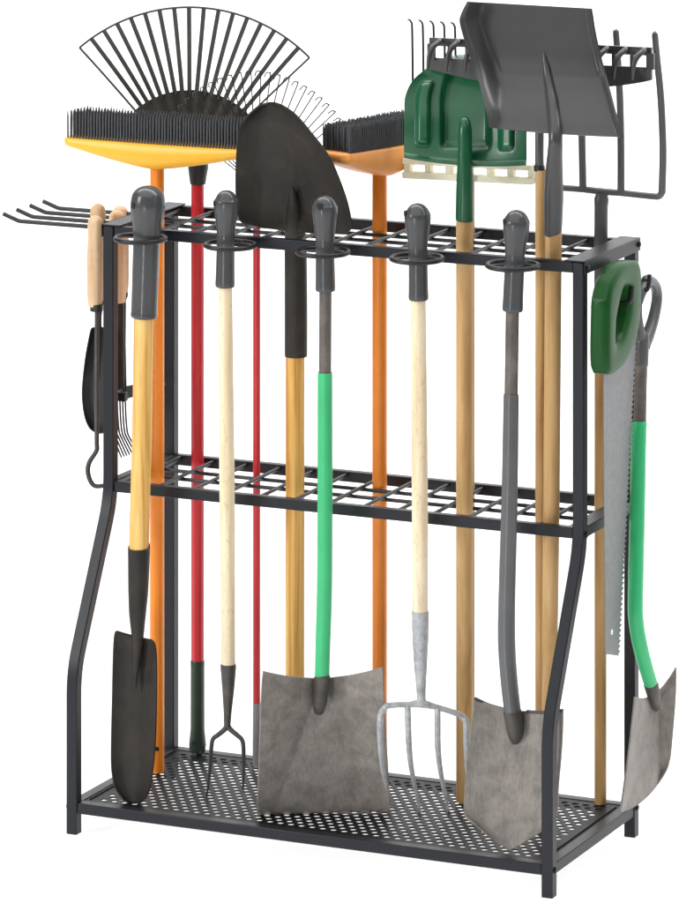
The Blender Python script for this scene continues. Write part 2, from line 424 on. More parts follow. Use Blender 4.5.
# --- A: narrow trenching shovel
a_ = thing('trenching_shovel', 'long narrow shovel with blackened blade and thick grey grip, in the leftmost ring', 'shovel', atz(133, 804, ZB))
grip(a_, ((148.5, 186), (144, 317), YR), bulb(185.5, 203, 17.7, 13.6, 13.3, 240, 317.5), (129, 204, 17.7, -1.0))
bm = BM(); pole(bm, [(144, 305, YR), (142, 430, YR - .003), (138.7, 560, YR - .010)], [10, 10, 10], 24); part('handle', bm, 'ash', a_)
yb = lambda t: -.055 - .03 * t
bm = BM(); pole(bm, [(139, 547, YR - .009), (139, 552, YR - .009), (138.3, 590, YR - .012), (137.5, 615, -.058), (137.6, 640, -.062), (136, 665, -.0655), (135, 690, -.069)], [11.2, 11.3, 10.3, 8.6, 5.8, 3.6, .8], 24, 4)
part('socket', bm, 'darkblade', a_)
rows = [(118, 631, 151, 639, 1), (114.5, 634, 155, 645, 0), (113, 655, 156.5, 662, 0), (112, 700, 156.5, 704, 0), (111, 745, 155, 748, 0), (111.5, 770, 152.5, 772, 0), (115, 787, 150, 788, 0), (122, 799, 145, 799, 5)]
bm = BM(); sheet(bm, rows_fn(rows, lambda s, t: -.058 - .032 * t + .014 * (1 - (2 * s - 1) ** 2) * sm(-.3, .3, t) - .004 * sm(0, .2, .2 - t)), 22, 40, .0026)
part('blade', bm, 'darkblade', a_, 60)

# --- B: two-prong weeding fork
b_ = thing('weeding_fork', 'slim pale wooden fork with two steel prongs and a grey grip', 'garden fork', atz(226, 795, ZB))
grip(b_, ((226.5, 190), (225, 287), YR), bulb(190, 201, 12.6, 9.1, 9.6, 236, 287), (217, 203, 12.6, -1.25))
bm = BM(); pole(bm, [(225, 280, YR), (227, 480, -.035), (228.3, 668, -.024)], [7.2, 7.8, 7.0], 20); part('handle', bm, 'pale', b_)
bm = BM(); pole(bm, [(228.3, 664, -.024), (228.3, 667, -.024), (228.2, 690, -.022), (227.6, 712, -.020), (227.2, 727, -.019)], [7.7, 8.0, 6.1, 4.1, 3.3], 18); part('socket', bm, 'darksteel', b_)
for pr in ([(227.2, 724, -.019), (225, 729, -.018), (218, 735, -.016), (213, 739, -.014), (211.3, 748, -.012), (210, 770, -.004), (207, 795.5, .006)],
           [(227.2, 724, -.019), (230, 729, -.018), (237, 735, -.016), (242, 740, -.014), (243.5, 749, -.012), (243.6, 770, .001), (243, 792, .022)]):
    bm = BM(); pole(bm, pr, [2.9, 2.7, 2.4, 2.3, 2.2, 1.9, .7], 12, 5); part('prong', bm, 'darksteel', b_)

# --- C: square shovel (green) and its twin on the side
c_ = thing('square_shovel', 'square mouth shovel with mint green shaft and wide steel blade, in the middle ring', 'shovel', atz(325, 812, ZB))
grip(c_, ((324.5, 196), (325.5, 290), YR), bulb(195.5, 207, 12.8, 9.4, 9.8, 242, 291), (318, 204.5, 12.8, -.42))
bm = BM(); pole(bm, [(325.5, 284, YR), (325, 384, YR - .002)], [6.2, 6.2], 20); part('shaft', bm, 'browntube', c_)
bm = BM(); pole(bm, [(325, 379.5, YR - .002), (325, 381, YR - .002), (325, 500, YR - .004), (324.5, 590, -.05), (323, 640, -.054), (322, 682, -.058)], [7.2, 7.5, 7.6, 7.7, 7.6, 7.3], 22, 4); part('sleeve', bm, 'mint', c_)
bm = BM(); pole(bm, [(322, 676, -.0575), (322, 679, -.0575), (320.5, 692, -.056), (319.5, 702, -.052), (319, 712, -.044)], [7.9, 8.1, 7.6, 7.3, 4.6], 20, 4); part('socket', bm, 'darksteel', c_)
def square_blade(rows, y0, rise, atf=at, sgn=1, yaw=0):
    def dep(s, t):
        q = abs(2 * s - 1); k = .12 + .88 * max(0, t - .24) / .76
        d = y0(t) + yaw * (s - .5)
        fold = max(0., q - k)
        d -= sgn * rise * (fold ** 1.0) * (1.02 - .0 * t)
        d -= sgn * -.012 * sm(.28, 0, t) * sm(.20, 0, q)            # hollow behind the socket
        return d
    return rows_fn(rows, dep, smooth=True, atf=atf)
rows = [(263, 671, 382.5, 667, 9), (261.5, 690, 383.5, 688, 3), (260, 730, 385.5, 727, 0), (258.5, 775, 388, 770, 0), (257.3, 811, 389.8, 806.5, 0), (257.5, 814, 390, 809, 0)]
bm = BM(); sheet(bm, square_blade(rows, lambda t: -.044 + .034 * t, .060, yaw=.088), 90, 90, .0024); part('blade', bm, 'greysteel', c_, 60)

# --- D: digging fork
d_ = thing('digging_fork', 'pale wooden digging fork with four curved galvanised tines', 'garden fork', atz(434, 812, ZB))
grip(d_, ((417.5, 203), (418.5, 300), YR), bulb(203, 215, 13, 9.4, 9.7, 250, 300), (411, 213, 13, -1.3))
bm = BM(); pole(bm, [(418, 294, YR), (419.5, 450, -.034), (420, 520, -.030), (420.3, 615, -.020)], [7.6, 8, 8, 7.6], 20); part('handle', bm, 'pale', d_)
bm = BM(); pole(bm, [(420.3, 611, -.02), (420.3, 613, -.02), (420.3, 640, -.018), (420.5, 665, -.014), (421, 690, -.015), (421.5, 705, -.019)], [8.2, 8.5, 8, 6.5, 4.7, 4.2], 20); part('socket', bm, 'galv', d_)
bm = BM(); pole(bm, [(383, 712, -0.0523), (386, 706.5, -0.0500), (394, 705, -0.0429), (408, 704.5, -0.0301), (421.5, 703.5, -0.0197), (436, 707, -0.0075), (450, 711, 0.0052), (460, 715, 0.0136), (464.5, 720, 0.0169)], [3.0, 3.0, 2.8, 2.7, 4.2, 2.8, 2.8, 3, 3], 14, 4); part('tine_bar', bm, 'galv', d_)
for pr in ([(384, 709, -0.0519), (380.5, 716, -0.0535), (380.2, 740, -0.0443), (383, 770, -0.0226), (391.5, 806, 0.0293)],
           [(407.5, 704, -0.0304), (408, 720, -0.0306), (409, 745, -0.0229), (412, 772, 0.0017), (420.3, 812, 0.0538)],
           [(437.5, 708, -0.0065), (437.5, 722, -0.0081), (438, 748, -0.0024), (441, 774, 0.0195), (449, 813, 0.0725)],
           [(462, 716, 0.0158), (466, 722, 0.0176), (466.5, 745, 0.0203), (468, 775, 0.0382), (475, 815, 0.0840)]):
    bm = BM(); pole(bm, pr, [3.0, 3.2, 3.0, 2.5, .9], 12, 6); part('tine', bm, 'galv', d_)

# --- E: round point shovel
e_ = thing('digging_shovel', 'pointed steel shovel with bent grey shaft, in the rightmost ring', 'shovel', atz(508, 850, ZB))
grip(e_, ((517, 210), (512.5, 311), YR), bulb(209.8, 222, 13, 9.7, 10, 256, 311), (507, 221, 13, -1.2))
bm = BM(); pole(bm, [(512.5, 304, YR), (511, 404, YR - .003)], [6.6, 6.6], 20); part('shaft', bm, 'browntube', e_)
bm = BM(); pole(bm, [(511, 400, YR - .003), (511, 402, YR - .003), (509.5, 500, YR - .010), (507, 590, -.060), (506.5, 640, -.065), (509, 680, -.070), (513, 715, -.074)], [7.3, 7.6, 8, 8.3, 8.6, 8.4, 8.2], 22, 5); part('sleeve', bm, 'greytube', e_)
bm = BM(); pole(bm, [(512.3, 711, -.0735), (512.6, 713, -.0735), (514.3, 725, -.074), (515.6, 735, -.069), (516, 744, -.058)], [8.8, 9, 8.6, 7.5, 4], 20, 4); part('socket', bm, 'darksteel', e_)
rows = [(474.6, 699, 563, 710.5, 6), (472, 722, 562.8, 726, 1), (468.5, 750, 561.5, 752, 0), (465, 785, 558.5, 786, 0), (463.8, 808, 557.5, 810, 3), (466, 817, 554, 820, 18), (474, 823.5, 545, 828, 24)]
def e_dep(s, t):
    q = abs(2 * s - 1)
    return -.062 - .024 * t - .024 * q ** 2.2 * (1 - .3 * t) + .012 * sm(.3, 0, t) * sm(.25, 0, q)
bm = BM(); sheet(bm, rows_fn(rows, e_dep, lambda q: 1 - q ** 1.25), 34, 40, .0024); part('blade', bm, 'greysteel', e_, 60)
bm = BM(); stube(bm, [at(u, v, y) for u, v, y in ((475, 698.5, -.0865), (487, 704, -.0715), (500, 708.5, -.063))], .0026, 8, 5); part('tread', bm, 'darksteel', e_); bm = BM()
stube(bm, [at(u, v, y) for u, v, y in ((527, 711.5, -.0625), (545, 712.5, -.0705), (562.5, 710.5, -.0865))], .0026, 8, 5); part('tread', bm, 'darksteel', e_)

# ================================================================== TOOLS STANDING IN THE SLOTS
def broom(root, c, ang, L0, L1, hd, zt, drop, bris, head_mat, dark):
    """head: local axis l (along ang), top at zt, boat shaped underside; bristles on top"""
    ax = Vector((math.cos(ang), math.sin(ang), 0)); nr = Vector((-math.sin(ang), math.cos(ang), 0)); o = Vector((c[0], c[1], 0))
    N = 40; prof = []
    def under(l):
        k = l / L1 if l > 0 else -l / L0
        return drop * (.31 + .69 * (1 - min(1, k) ** 1.35))
    # loft of cross sections
    bm = BM(); ring = []
    for i in range(N + 1):
        q = i / N; l = -L0 + (L0 + L1) * q
        e = min(1, min(l + L0, L1 - l) / .007); e = math.sqrt(max(0, 1 - (1 - e) ** 2)) if e < 1 else 1
        d = under(l); hw = hd * (.55 + .45 * e); zc = zt - d * .5 ; hz = d * .5 * (.45 + .55 * e)
        sec = []
        for a in range(20):
            th = 2 * math.pi * a / 20; ca, sa = math.cos(th), math.sin(th)
            x = hw * abs(ca) ** .45 * (1 if ca > 0 else -1); z = hz * abs(sa) ** (.35 if sa > 0 else .8) * (1 if sa > 0 else -1)
            sec.append(bm.verts.new(o + ax * l + nr * (x * (1 if sa > -.2 else 1)) + Vector((0, 0, zc + z))))
        ring.append(sec)
    for a, b in zip(ring, ring[1:]):
        for k in range(20): bm.faces.new((a[k], a[(k + 1) % 20], b[(k + 1) % 20], b[k]))
    bm.faces.new(ring[0][::-1]); bm.faces.new(ring[-1])
    part('head', bm, head_mat, root, 60)
    bm = BM(); nl = 58; nd = 10
    for j in range(nd):
        for i in range(nl):
            l = -L0 + .011 + (L0 + L1 - .022) * (i + .5 * (j % 2) * .9 + .1) / nl; n_ = -hd * .86 + 1.72 * hd * j / (nd - 1)
            p = o + ax * l + nr * n_; h = bris * random.uniform(.96, 1.03)
            lean = ax * random.uniform(-.0005, .0005) + nr * random.uniform(-.0006, .0006)
            tube(bm, [p + Vector((0, 0, zt - .002)), p + lean + Vector((0, 0, zt + h * .8)), p + lean * 1.3 + Vector((0, 0, zt + h))], [.0016, .0015, .0008], 5)
    part('bristles', bm, dark, root, 60)
# F: yellow broom, upside down
f_ = thing('push_broom', 'upturned push broom with a yellow head on an orange pole', 'broom', (.053, .082, ZB))
zt = at(157, 143.5, .05).z
broom(f_, (.054, .082), 0, .155, .166, .031, zt, .044, .041, 'yellow', 'bristle')
bm = BM(); tube(bm, [(.053, .082, ZB), (.053, .082, ZB + .004), (.053, .082, .8), (.0535, .082, zt - .03)], [.0105, .0114, .0114, .0112], 22); part('pole', bm, 'orange', f_)
bm = BM(); c = Vector((.053, .082, at(157, 747, .082).z)); dd = (CAM - c); dd.z = 0; dd.normalize(); sd = Vector((dd.y, -dd.x, 0)) 
tube(bm, [c, c + dd * .0118], .0034, 12); part('hole_plug', bm, 'hole', f_)  # dark plug instead of a hole, shade put into its colour
# J: orange broom
j_ = thing('push_broom', 'upturned push broom with pale orange head on deep orange pole, beside green snow shovel', 'broom', (.394, .17, ZB))
ztj = at(380, 143, .17).z
broom(j_, (.396, .17), R(74), .118, .14, .031, ztj, .050, .040, 'orange_head', 'bristle')
bm = BM(); tube(bm, [(.394, .17, ZB), (.394, .17, ZB + .004), (.394, .17, .8), (.394, .17, ztj - .025)], [.0108, .0116, .0116, .0116], 22); part('pole', bm, 'orange2', j_)

# G: fan leaf rake
GX, GY = .066, .2
g_ = thing('leaf_rake', 'black fan leaf rake with flat spokes on a thick red pole', 'rake', (GX, GY, ZB))
gc = at(189.5, 174, GY); GK = .001581; RO = 168.5 * GK; RI = 84 * GK; GR = Vector((CC, SS, 0)); GN = Vector((-SS, CC, 0))
A0, A1 = R(44.5), R(130.5)
def fan(r, a, y=GY): return gc + GR * (r * math.cos(a)) + GN * (y - GY) + Vector((0, 0, r * math.sin(a)))
def fy(r): return GY - .02 * max(0, (r - RI) / (RO - RI)) ** 2
bm = BM(); sheet(bm, lambda s, t: fan(.035 + (RI * (1 - .0) - .035) * t, A1 - .0 + (A0 - A1) * s, GY + .004 * math.sin(s * math.pi * 17) * (1 - .0) * t * .35), 90, 12, .003); part('fan_plate', bm, 'fan', g_, 60)
bm = BM()
for k in range(18):
    a = A0 + (A1 - A0) * k / 17; w = .0066 if 0 < k < 17 else .0028
    P = [fan(r, a, fy(r)) for r in (RI - .006, RI + .03, RI + .07, RO - .03, RO)]
    for p, q in zip(P, P[1:]): bar(bm, p, q, w, (0, -1, 0), .0026)
part('spokes', bm, 'fan', g_, 30)
bm = BM(); tube(bm, [fan(RO, A0 + (A1 - A0) * k / 60, fy(RO)) for k in range(61)], .0017, 8); part('rim', bm, 'fan', g_)
gp = lambda v: at(195.5, v, GY)
bm = BM(); tube(bm, [(GX + .001, GY, gp(150).z), (GX + .001, GY, gp(168).z), (GX + .0005, GY, gp(176).z), (GX + .0005, GY, gp(183.5).z), (GX + .0005, GY, gp(184).z)], [.0165, .0162, .0142, .0125, .0116], 20); part('socket', bm, 'blackmetal', g_)
bm = BM(); tube(bm, [(GX, GY, at(196, 664, GY).z), (GX, GY, gp(182).z)], .0103, 20); part('pole', bm, 'red', g_)
zg = lambda v: at(196, v, GY).z
bm = BM(); tube(bm, [(GX, GY, ZB + .0003), (GX, GY, ZB + .005), (GX, GY, ZB + .015), (GX, GY, ZB + .04), (GX, GY, zg(668)), (GX, GY, zg(661)), (GX, GY, zg(660))], [.008, .0122, .0138, .0112, .0110, .0112, .0105], 20); gg = part('grip', bm, 'bottle_green', g_)
c = Vector((GX, GY, zg(741))); dd = (CAM - c); dd.z = 0; dd = (Matrix.Rotation(R(-30), 3, 'Z') @ dd).normalized(); bm = BM(); tube(bm, [c, c + dd * .0142], .0036, 12); part('hole_plug', bm, 'hole', gg)  # the hole's shade is painted as this dark plug

# H: spring wire rake
HX, HY = .183, .171
h_ = thing('wire_rake', 'spring rake of thin hooked wires on a thin red pole', 'rake', (HX, HY, ZB))
hc = at(256, 186, HY)
bm = BM()
for k in range(22):
    a = R(38 + 104 * k / 21); rr = (115 - 7 * abs(k - 10.5) / 10.5) * .001567
    d = GR * math.cos(a) + Vector((0, 0, math.sin(a)))
    s = GR * -math.sin(a) + Vector((0, 0, math.cos(a)))
    sgn = 1
    P = [hc + d * .02, hc + d * rr * .6, hc + d * rr * .97, hc + d * rr + s * .001 * sgn + Vector((0, -.003, 0)), hc + d * (rr + .0012) + s * .0034 * sgn + Vector((0, -.008, 0)), hc + d * (rr - .006) + s * .0042 * sgn + Vector((0, -.012, 0))]
    stube(bm, P, .0010, 5, 3)
part('wire_tines', bm, 'wire', h_)
bm = BM(); tube(bm, [hc + (GR * math.cos(R(a)) + Vector((0, 0, math.sin(R(a))))) * .08 + Vector((0, .001, 0)) for a in range(36, 146, 6)], .0014, 6); part('spreader', bm, 'wire', h_)
bm = BM(); tube(bm, [(HX, HY, hc.z - .03), (HX, HY, hc.z + .012), (HX, HY, hc.z + .03)], [.0085, .0095, .006], 14); part('socket', bm, 'blackmetal', h_)
zh = lambda v: at(257, v, HY).z
bm = BM(); tube(bm, [(HX, HY, zh(706)), (HX, HY, hc.z)], .0058, 16); part('pole', bm, 'red', h_)
bm = BM(); tube(bm, [(HX, HY, ZB + .0003), (HX, HY, ZB + .003), (HX, HY, zh(703))], [.005, .0066, .0063], 16); part('tip_sleeve', bm, 'lightgrey', h_)

# I: upside-down pointed shovel
IX, IY = .289, .085
i_ = thing('digging_shovel', 'upturned black shovel with pointed blade high up and yellow wooden handle', 'shovel', (IX, IY, ZB))
zi = lambda v, u=295: at(u, v, IY).z
bm = BM(); tube(bm, [(IX, IY, ZB), (IX, IY, zi(345))], .0146, 24); part('handle', bm, 'ash', i_)
bm = BM(); pole(bm, [(296, 354, IY), (296, 352, IY), (296, 300, IY), (295.5, 245, IY), (294.5, 226, IY - .012), (293.5, 208, IY - .032), (292.3, 186, IY - .042)], [11.2, 11.6, 11.6, 11.3, 9.5, 7, .8], 24, 4); part('socket', bm, 'darkblade', i_)
rows = [(246, 224.5, 344, 234.5, 2), (239, 219, 351.5, 228, 0), (236, 200, 350.5, 216, 0), (235.3, 180, 344.5, 193, 0), (236.2, 155, 330, 158, 0), (239, 131, 312, 133.5, 0), (248, 115.5, 296, 115, -1), (259, 106, 284, 106.5, -2.5), (266, 104, 278, 104, -1.2)]
def i_dep(s, t):
    q = 2 * s - 1
    return .066 - .03 * t - .026 * q * q * (1 - .25 * t)
bm = BM(); sheet(bm, rows_fn(rows, i_dep), 34, 40, .0026); part('blade', bm, 'darkblade', i_, 60)

# K: green snow shovel
k_ = thing('snow_shovel', 'dark green ribbed snow shovel standing blade up on a tan wooden handle', 'snow shovel', atz(464, 801, ZB))
kp = [(464.5, 801, .131), (464.5, 510, .085), (464.5, 240, .047)]
bm = BM(); P = [atz(464.5, 801, ZB)] + [at(*q) for q in kp[1:]] + [at(464.5, 205, .0455)]; tube(bm, P, .0129, 22); part('handle', bm, 'pine', k_)
bm = BM(); pole(bm, [(464.5, 218.5, .045), (464.5, 217, .045), (464.8, 190, .043), (465, 166, .043), (465, 150, .044), (465, 130, .046), (465, 121, .052), (465, 117.5, .056)], [8.8, 9.1, 8.8, 7.9, 7.2, 6.8, 5.2, 2], 20, 4); part('socket', bm, 'pine_green', k_)
rows = [(404.3, 157, 526, 164.5, 4), (404, 140, 526, 146, 1), (404.3, 115, 526, 121, 0), (405.3, 96, 525, 101, 0), (414, 79, 517, 84, -2), (431, 66, 499, 70, -7), (446, 60, 484, 63, -6)]
def rr_pad(u, v, x0, x1, y0, y1, f=4):
    return sm(x0 - f * .5, x0 + f * .5, u) * sm(x1 + f * .5, x1 - f * .5, u) * sm(y0 - f * .5, y0 + f * .5, v) * sm(y1 + f * .5, y1 - f * .5, v)
def k_dep(s, t):
    u = 404 + 122 * s; v = 160 - 104 * t + 6 * s
    d = .056 + .085 * t + .02 * sm(.7, 1, t) - .014 * abs(2 * s - 1) ** 3
    d -= .0085 * rr_pad(u, v, 417.5, 428.5, 96, 145, 5) + .0085 * rr_pad(u, v, 501, 512.5, 100, 150, 5)
    d += .013 * rr_pad(u, v, 442, 489, 78, 148, 7)
    d -= .006 * sm(.05, 0, t)
    return d
bm = BM(); sheet(bm, rows_fn(rows, k_dep), 80, 64, .0032); part('blade', bm, 'pine_green', k_, 70)

# L: wooden hay rake behind it
l_ = thing('wooden_rake', 'cream wooden rake head peeking out below the green snow shovel', 'rake', (.534, .19, ZB))
LY = .19
bm = BM(); tube(bm, [(.534, LY, ZB), (.534, LY, at(468, 172, LY).z)], .0105, 18); part('handle', bm, 'pine', l_)
for (va, vb, hh, yy) in ((160.5, 167.5, 5.6, LY - .006), (174.5, 181.0, 6.6, LY - .006)):
    bm = BM(); bar(bm, at(404, va, yy), at(534, vb, yy), .016, (0, 0, 1), hh * PX); part('head_bar', bm, 'white_wood', l_, 30, .001)
for k in range(7):
    u = 408.5 + 20.6 * k; bm = BM()
    v0 = 163.2 + 7 * (u - 404) / 130; v1 = 171.4 + 6.5 * (u - 404) / 130
    bar(bm, at(u, v0, LY - .003), at(u + .3, v1, LY - .003), 6.5 * PX, (0, 1, 0), .014); part('tooth', bm, 'white_wood', l_, 30, .0006)
# M: garden rake with hooked wire tines
m_ = thing('hook_rake', 'dark rake with thin upright hooked tines, behind the green snow shovel', 'rake', (.5385, .165, ZB))
MY = .165
bm = BM(); tube(bm, [(.5385, MY, ZB), (.5385, MY, at(464, 104, MY).z)], .006, 14); part('pole', bm, 'blackmetal', m_)
bm = BM(); bar(bm, at(407, 101, MY), at(521, 109, MY), .010, (0, 0, 1), .012); part('head_bar', bm, 'blackmetal', m_, 30, .001)
for k in range(11):
    u = 413 + 10.75 * k; dv = .075 * 10.75 * k; bm = BM()
    pole(bm, [(u, 102 + dv, MY), (u - .4, 60 + dv, MY), (u - .9, 28 + dv, MY), (u - 1.6, 22.5 + dv, MY - .003), (u - 3.4, 20 + dv, MY - .010), (u - 5, 19.6 + dv, MY - .016)], [1.3, 1.3, 1.25, 1.2, 1.1, .8], 8, 4)
    part('tine', bm, 'blackmetal', m_)

# M2: wide grey landscaping rake
r_ = thing('landscape_rake', 'wide charcoal rake head with curved teeth, between the dark scoop and the fork', 'rake', (.708, .06, ZB))
bm = BM(); tube(bm, [(.708, .06, ZB), (.708, .06, at(541, 170, .06).z)], .0088, 18); part('handle', bm, 'pine', r_)
bm = BM(); pole(bm, [(539.3, 171, .06), (539.3, 169, .06), (539.3, 165.8, .06), (539.3, 165.6, .06)], [5.3, 5.6, 5.6, 5], 16); part('collar', bm, 'blackmetal', r_)
bm = BM(); pole(bm, [(539.3, 168, .06), (539.5, 130, .064), (540, 95, .085), (541, 80, .098)], [4.4, 4.4, 4.6, 5], 16, 3); part('socket', bm, 'charcoal', r_)
bm = BM(); RY = .104
def r_top(u): return 37.5 + 10 * (u - 430) / 222
def r_bot(u): return 68 + 12 * (u - 430) / 222 + 13.5 * (1 - ((u - 541) / 111) ** 2) ** .9 if 430 < u < 652 else 68 + 12 * (u - 430) / 222
n = 37
us = [430 + 222 * k / n for k in range(n + 1)]
def strip(fa, fb, th=.006):
    sheet(bm, lambda s, t: at(430 + 222 * s, fa(430 + 222 * s) * (1 - t) + fb(430 + 222 * s) * t, RY + .006 * abs(2 * s - 1) ** 2), n, 3, th)
strip(r_top, lambda u: r_top(u) + 8)
strip(lambda u: r_top(u) + 20, lambda u: max(r_bot(u), r_top(u) + 26))
for k in range(13):
    u = 431.5 + 219 * k / 12; bar(bm, at(u, r_top(u) + 6, RY), at(u, r_top(u) + 22, RY), .0055 if 0 < k < 12 else .012, (0, 1, 0), .006)
part('head', bm, 'raker', r_, 40)
for k in range(12):
    u = 440 + 18.6 * k; v = r_top(u); bm = BM()
    pole(bm, [(u, v + 3, RY - .002), (u - 2, v + 4.5, RY - .014), (u - 7.5, v + 10, RY - .026), (u - 11, v + 19, RY - .032), (u - 12.5, v + 33, RY - .032)], [2.6, 2.9, 2.8, 2.4, 1.2], 10, 4)
    part('tine', bm, 'raker', r_)

# N: dark scoop shovel
n_ = thing('scoop_shovel', 'large dark grey scoop shovel held blade up at top right', 'shovel', atz(548, 846, ZB))
bm = BM(); P = [atz(549.3, 839, ZB), at(549.8, 640, .045), at(551.5, 500, .033), at(553.6, 225, .032), at(554, 200, .030)]; tube(bm, P, [.0106, .0119, .0124, .0126, .0126], 22); part('handle', bm, 'pine', n_)
rows = [(467.3, 1.5, 591, 8.5, 0), (461, 14, 592.5, 17, 0), (460, 24, 594.5, 30, 0), (467, 48, 599, 51, 0), (476, 73, 606, 78, 0), (481, 90, 611, 96, 0), (485.5, 108, 616.5, 117, 0), (489.5, 127.5, 623, 137, 1.5)]
def n_dep(s, t):
    d = .066 - .004 * t
    d -= .062 * sm(.42, 1.08, t) ** 1.1                                          # rear of the scoop comes forward
    fw = .10 + .05 * math.sin(math.pi * min(1, t * 1.05))
    d -= .036 * sm(fw * 1.35, 0, s) * (1 - .75 * t ** 3)                          # left wall
    d -= .030 * sm(1 - .035, 1, s) * (1 - .75 * t ** 3)                        # right wall
    return d
bm = BM(); sheet(bm, rows_fn(rows, n_dep), 60, 44, .003); part('blade', bm, 'scoop', n_, 70)
bm = BM(); pole(bm, [(543.5, 52, .063), (546, 66, .060), (549.5, 84, .052), (553, 104, .030), (555, 124, .010), (555.5, 140, -.001), (554.8, 156, .006), (554, 175, .017), (553.6, 198, .025), (553.3, 220, .030), (553, 230, .031), (552.4, 235, .032)], [1, 3.6, 5.6, 7, 7.2, 7, 7.6, 9, 9.8, 9.2, 8.7, 8.2], 22, 5); part('socket', bm, 'scoop', n_)

# O: manure fork
OX, OY = .747, .205
o_ = thing('manure_fork', 'charcoal fork with four tall blunt tines at the right rear corner', 'garden fork', (OX, OY, ZB))
bm = BM(); tube(bm, [(OX, OY, ZB), (OX, OY, .85)], .0092, 20); part('handle', bm, 'pine', o_)
bm = BM(); pole(bm, [(600.7, 287, OY), (600.7, 285, OY), (600.9, 240, OY), (601.2, 205, OY), (601.5, 199, OY), (602, 193, OY)], [6.6, 6.8, 6.9, 7, 7.6, 5.5], 20); part('socket', bm, 'charcoal', o_)
bm = BM(); pole(bm, [(541.5, 180, OY), (545, 184.5, OY), (555, 187, OY), (584, 189.5, OY), (602, 191.5, OY), (621, 193, OY), (650, 196, OY), (659, 196.2, OY), (662.3, 191, OY)], [3.8, 3.5, 3.3, 3.3, 3.6, 3.3, 3.3, 3.4, 3.8], 14, 4); part('crossbar', bm, 'charcoal', o_)
for pr in ([(542, 182, OY), (539, 140, OY), (540, 90, OY), (546, 50, OY - .006), (548, 28, OY - .012)],
           [(583, 190, OY), (582, 140, OY), (581, 90, OY), (579.5, 52, OY - .006), (578, 30, OY - .012)],
           [(621, 193, OY), (621, 150, OY), (620, 100, OY), (617.8, 58, OY - .006), (616, 33, OY - .012)],
           [(662, 193, OY), (663, 150, OY), (661, 100, OY), (657, 58, OY - .006), (655, 35.5, OY - .012)]):
    pr = pr + [(pr[-1][0] - .1, pr[-1][1] - 2.8, OY - .0125)]
    bm = BM(); pole(bm, pr, [3.8, 3.7, 3.6, 3.5, 3.3, 1.6], 12, 4); part('tine', bm, 'charcoal', o_)

# ================================================================== RIGHT SIDE: saw and small shovel
SX = .8255
s_ = thing('hand_saw', 'hand saw with green plastic handle hanging at the right end of the rack', 'saw', (SX, .09, atx(612, 656, SX).z))
# handle: ring-shaped outline in the YZ plane
def P2(u, v, x=SX + .013): p = atx(u, v, x); return (p.y, p.z)
outer = [(621, 267.5), (629, 262.5), (640.3, 264), (641, 300), (639.8, 321), (635, 342), (629, 357), (622, 367), (611.5, 374.5), (607.5, 371), (606.6, 350), (607.2, 318), (607.8, 300), (610.5, 286), (615, 276)]
inner = [(622.3, 287), (624.8, 287), (625.3, 296), (623, 305), (617.8, 312.5), (614.8, 318), (614.6, 321.5), (616.4, 321.8), (620.5, 315.5), (628.5, 308), (630.5, 298), (629, 290), (626.3, 285.8), (623.5, 285)]
# the opening, larger in the real handle, as a closed loop resampled to match the outline
inn = [(621.5, 287), (624, 284.5), (629.5, 287), (632, 300), (630.5, 316), (626, 332), (622, 342), (618, 347), (614.8, 347), (613.6, 341), (613.6, 332), (614.2, 322), (616, 311), (619, 297)]
def loop3(L, n=56):
    pts = [Vector(P2(u, v)) for u, v in L]; m = len(pts); o = []
    for k in range(n):
        t = k * m / n; i = int(t); q = t - i; o.append(cr(pts[(i - 1) % m], pts[i % m], pts[(i + 1) % m], pts[(i + 2) % m], q))
    return o
ic = (sum(u for u, v in inn) / len(inn), sum(v for u, v in inn) / len(inn))
inn = [(ic[0] + (u - ic[0]) * .68 + (.5 - (v - ic[1]) * .03), ic[1] - 1 + (v - ic[1]) * .86) for u, v in inn]
OL = loop3(outer); IL = loop3(inn)
bm = BM(); rings = []
TH_ = .0158
for (f, dx) in ((0, -.7), (0.0, .7), (.10, .93), (.22, 1.0), (.72, 1.0), (.88, .9), (1.0, .6), (1.0, -.6), (.88, -.9), (.72, -1), (.22, -1.), (.10, -.93)):
    rings.append([bm.verts.new((SX + TH_ * dx, o.x + (i.x - o.x) * f, o.y + (i.y - o.y) * f)) for o, i in zip(OL, IL)])
for a in range(len(rings)):
    A_, B_ = rings[a], rings[(a + 1) % len(rings)]
    for k in range(len(A_)): bm.faces.new((A_[k], A_[(k + 1) % len(A_)], B_[(k + 1) % len(A_)], B_[k]))
part('handle', bm, 'saw_green', s_, 50)
# blade with teeth
bm = BM(); sp = []; nT = 62
y0a, z0a = P2(603, 345, SX); 
def bl(u, v): p = atx(u, v, SX); return Vector((SX - .0006, p.y, p.z))
spine = [bl(603.6, 350), bl(605.3, 652)]
tip = [bl(606, 654), bl(619.5, 657)]
teeth = []
for k in range(nT + 1):
    q = k / nT; u = 620 + (639 - 620) * q ** .9 if False else 619.8 + (637.5 - 619.8) * q; v = 656 - (656 - 330) * q
    teeth.append(bl(u, v))
    if k < nT:
        u2 = 619.8 + (637.5 - 619.8) * (k + .5) / nT; v2 = 656 - (656 - 330) * (k + .5) / nT
        teeth.append(bl(u2 - 2.1, v2 + 1.2))
prism(bm, [spine[0], spine[1], tip[0]] + teeth + [bl(630, 330), bl(612, 340)], (.0012, 0, 0)); part('blade', bm, 'sawsteel', s_, 20)
bm = BM(); p = atx(611.5, 632, SX); tube(bm, [(SX - .0009, p.y, p.z), (SX + .0009, p.y, p.z)], .0042, 14); part('hole_plug', bm, 'white', s_)  # white disc painted as the bright backdrop showing through the blade

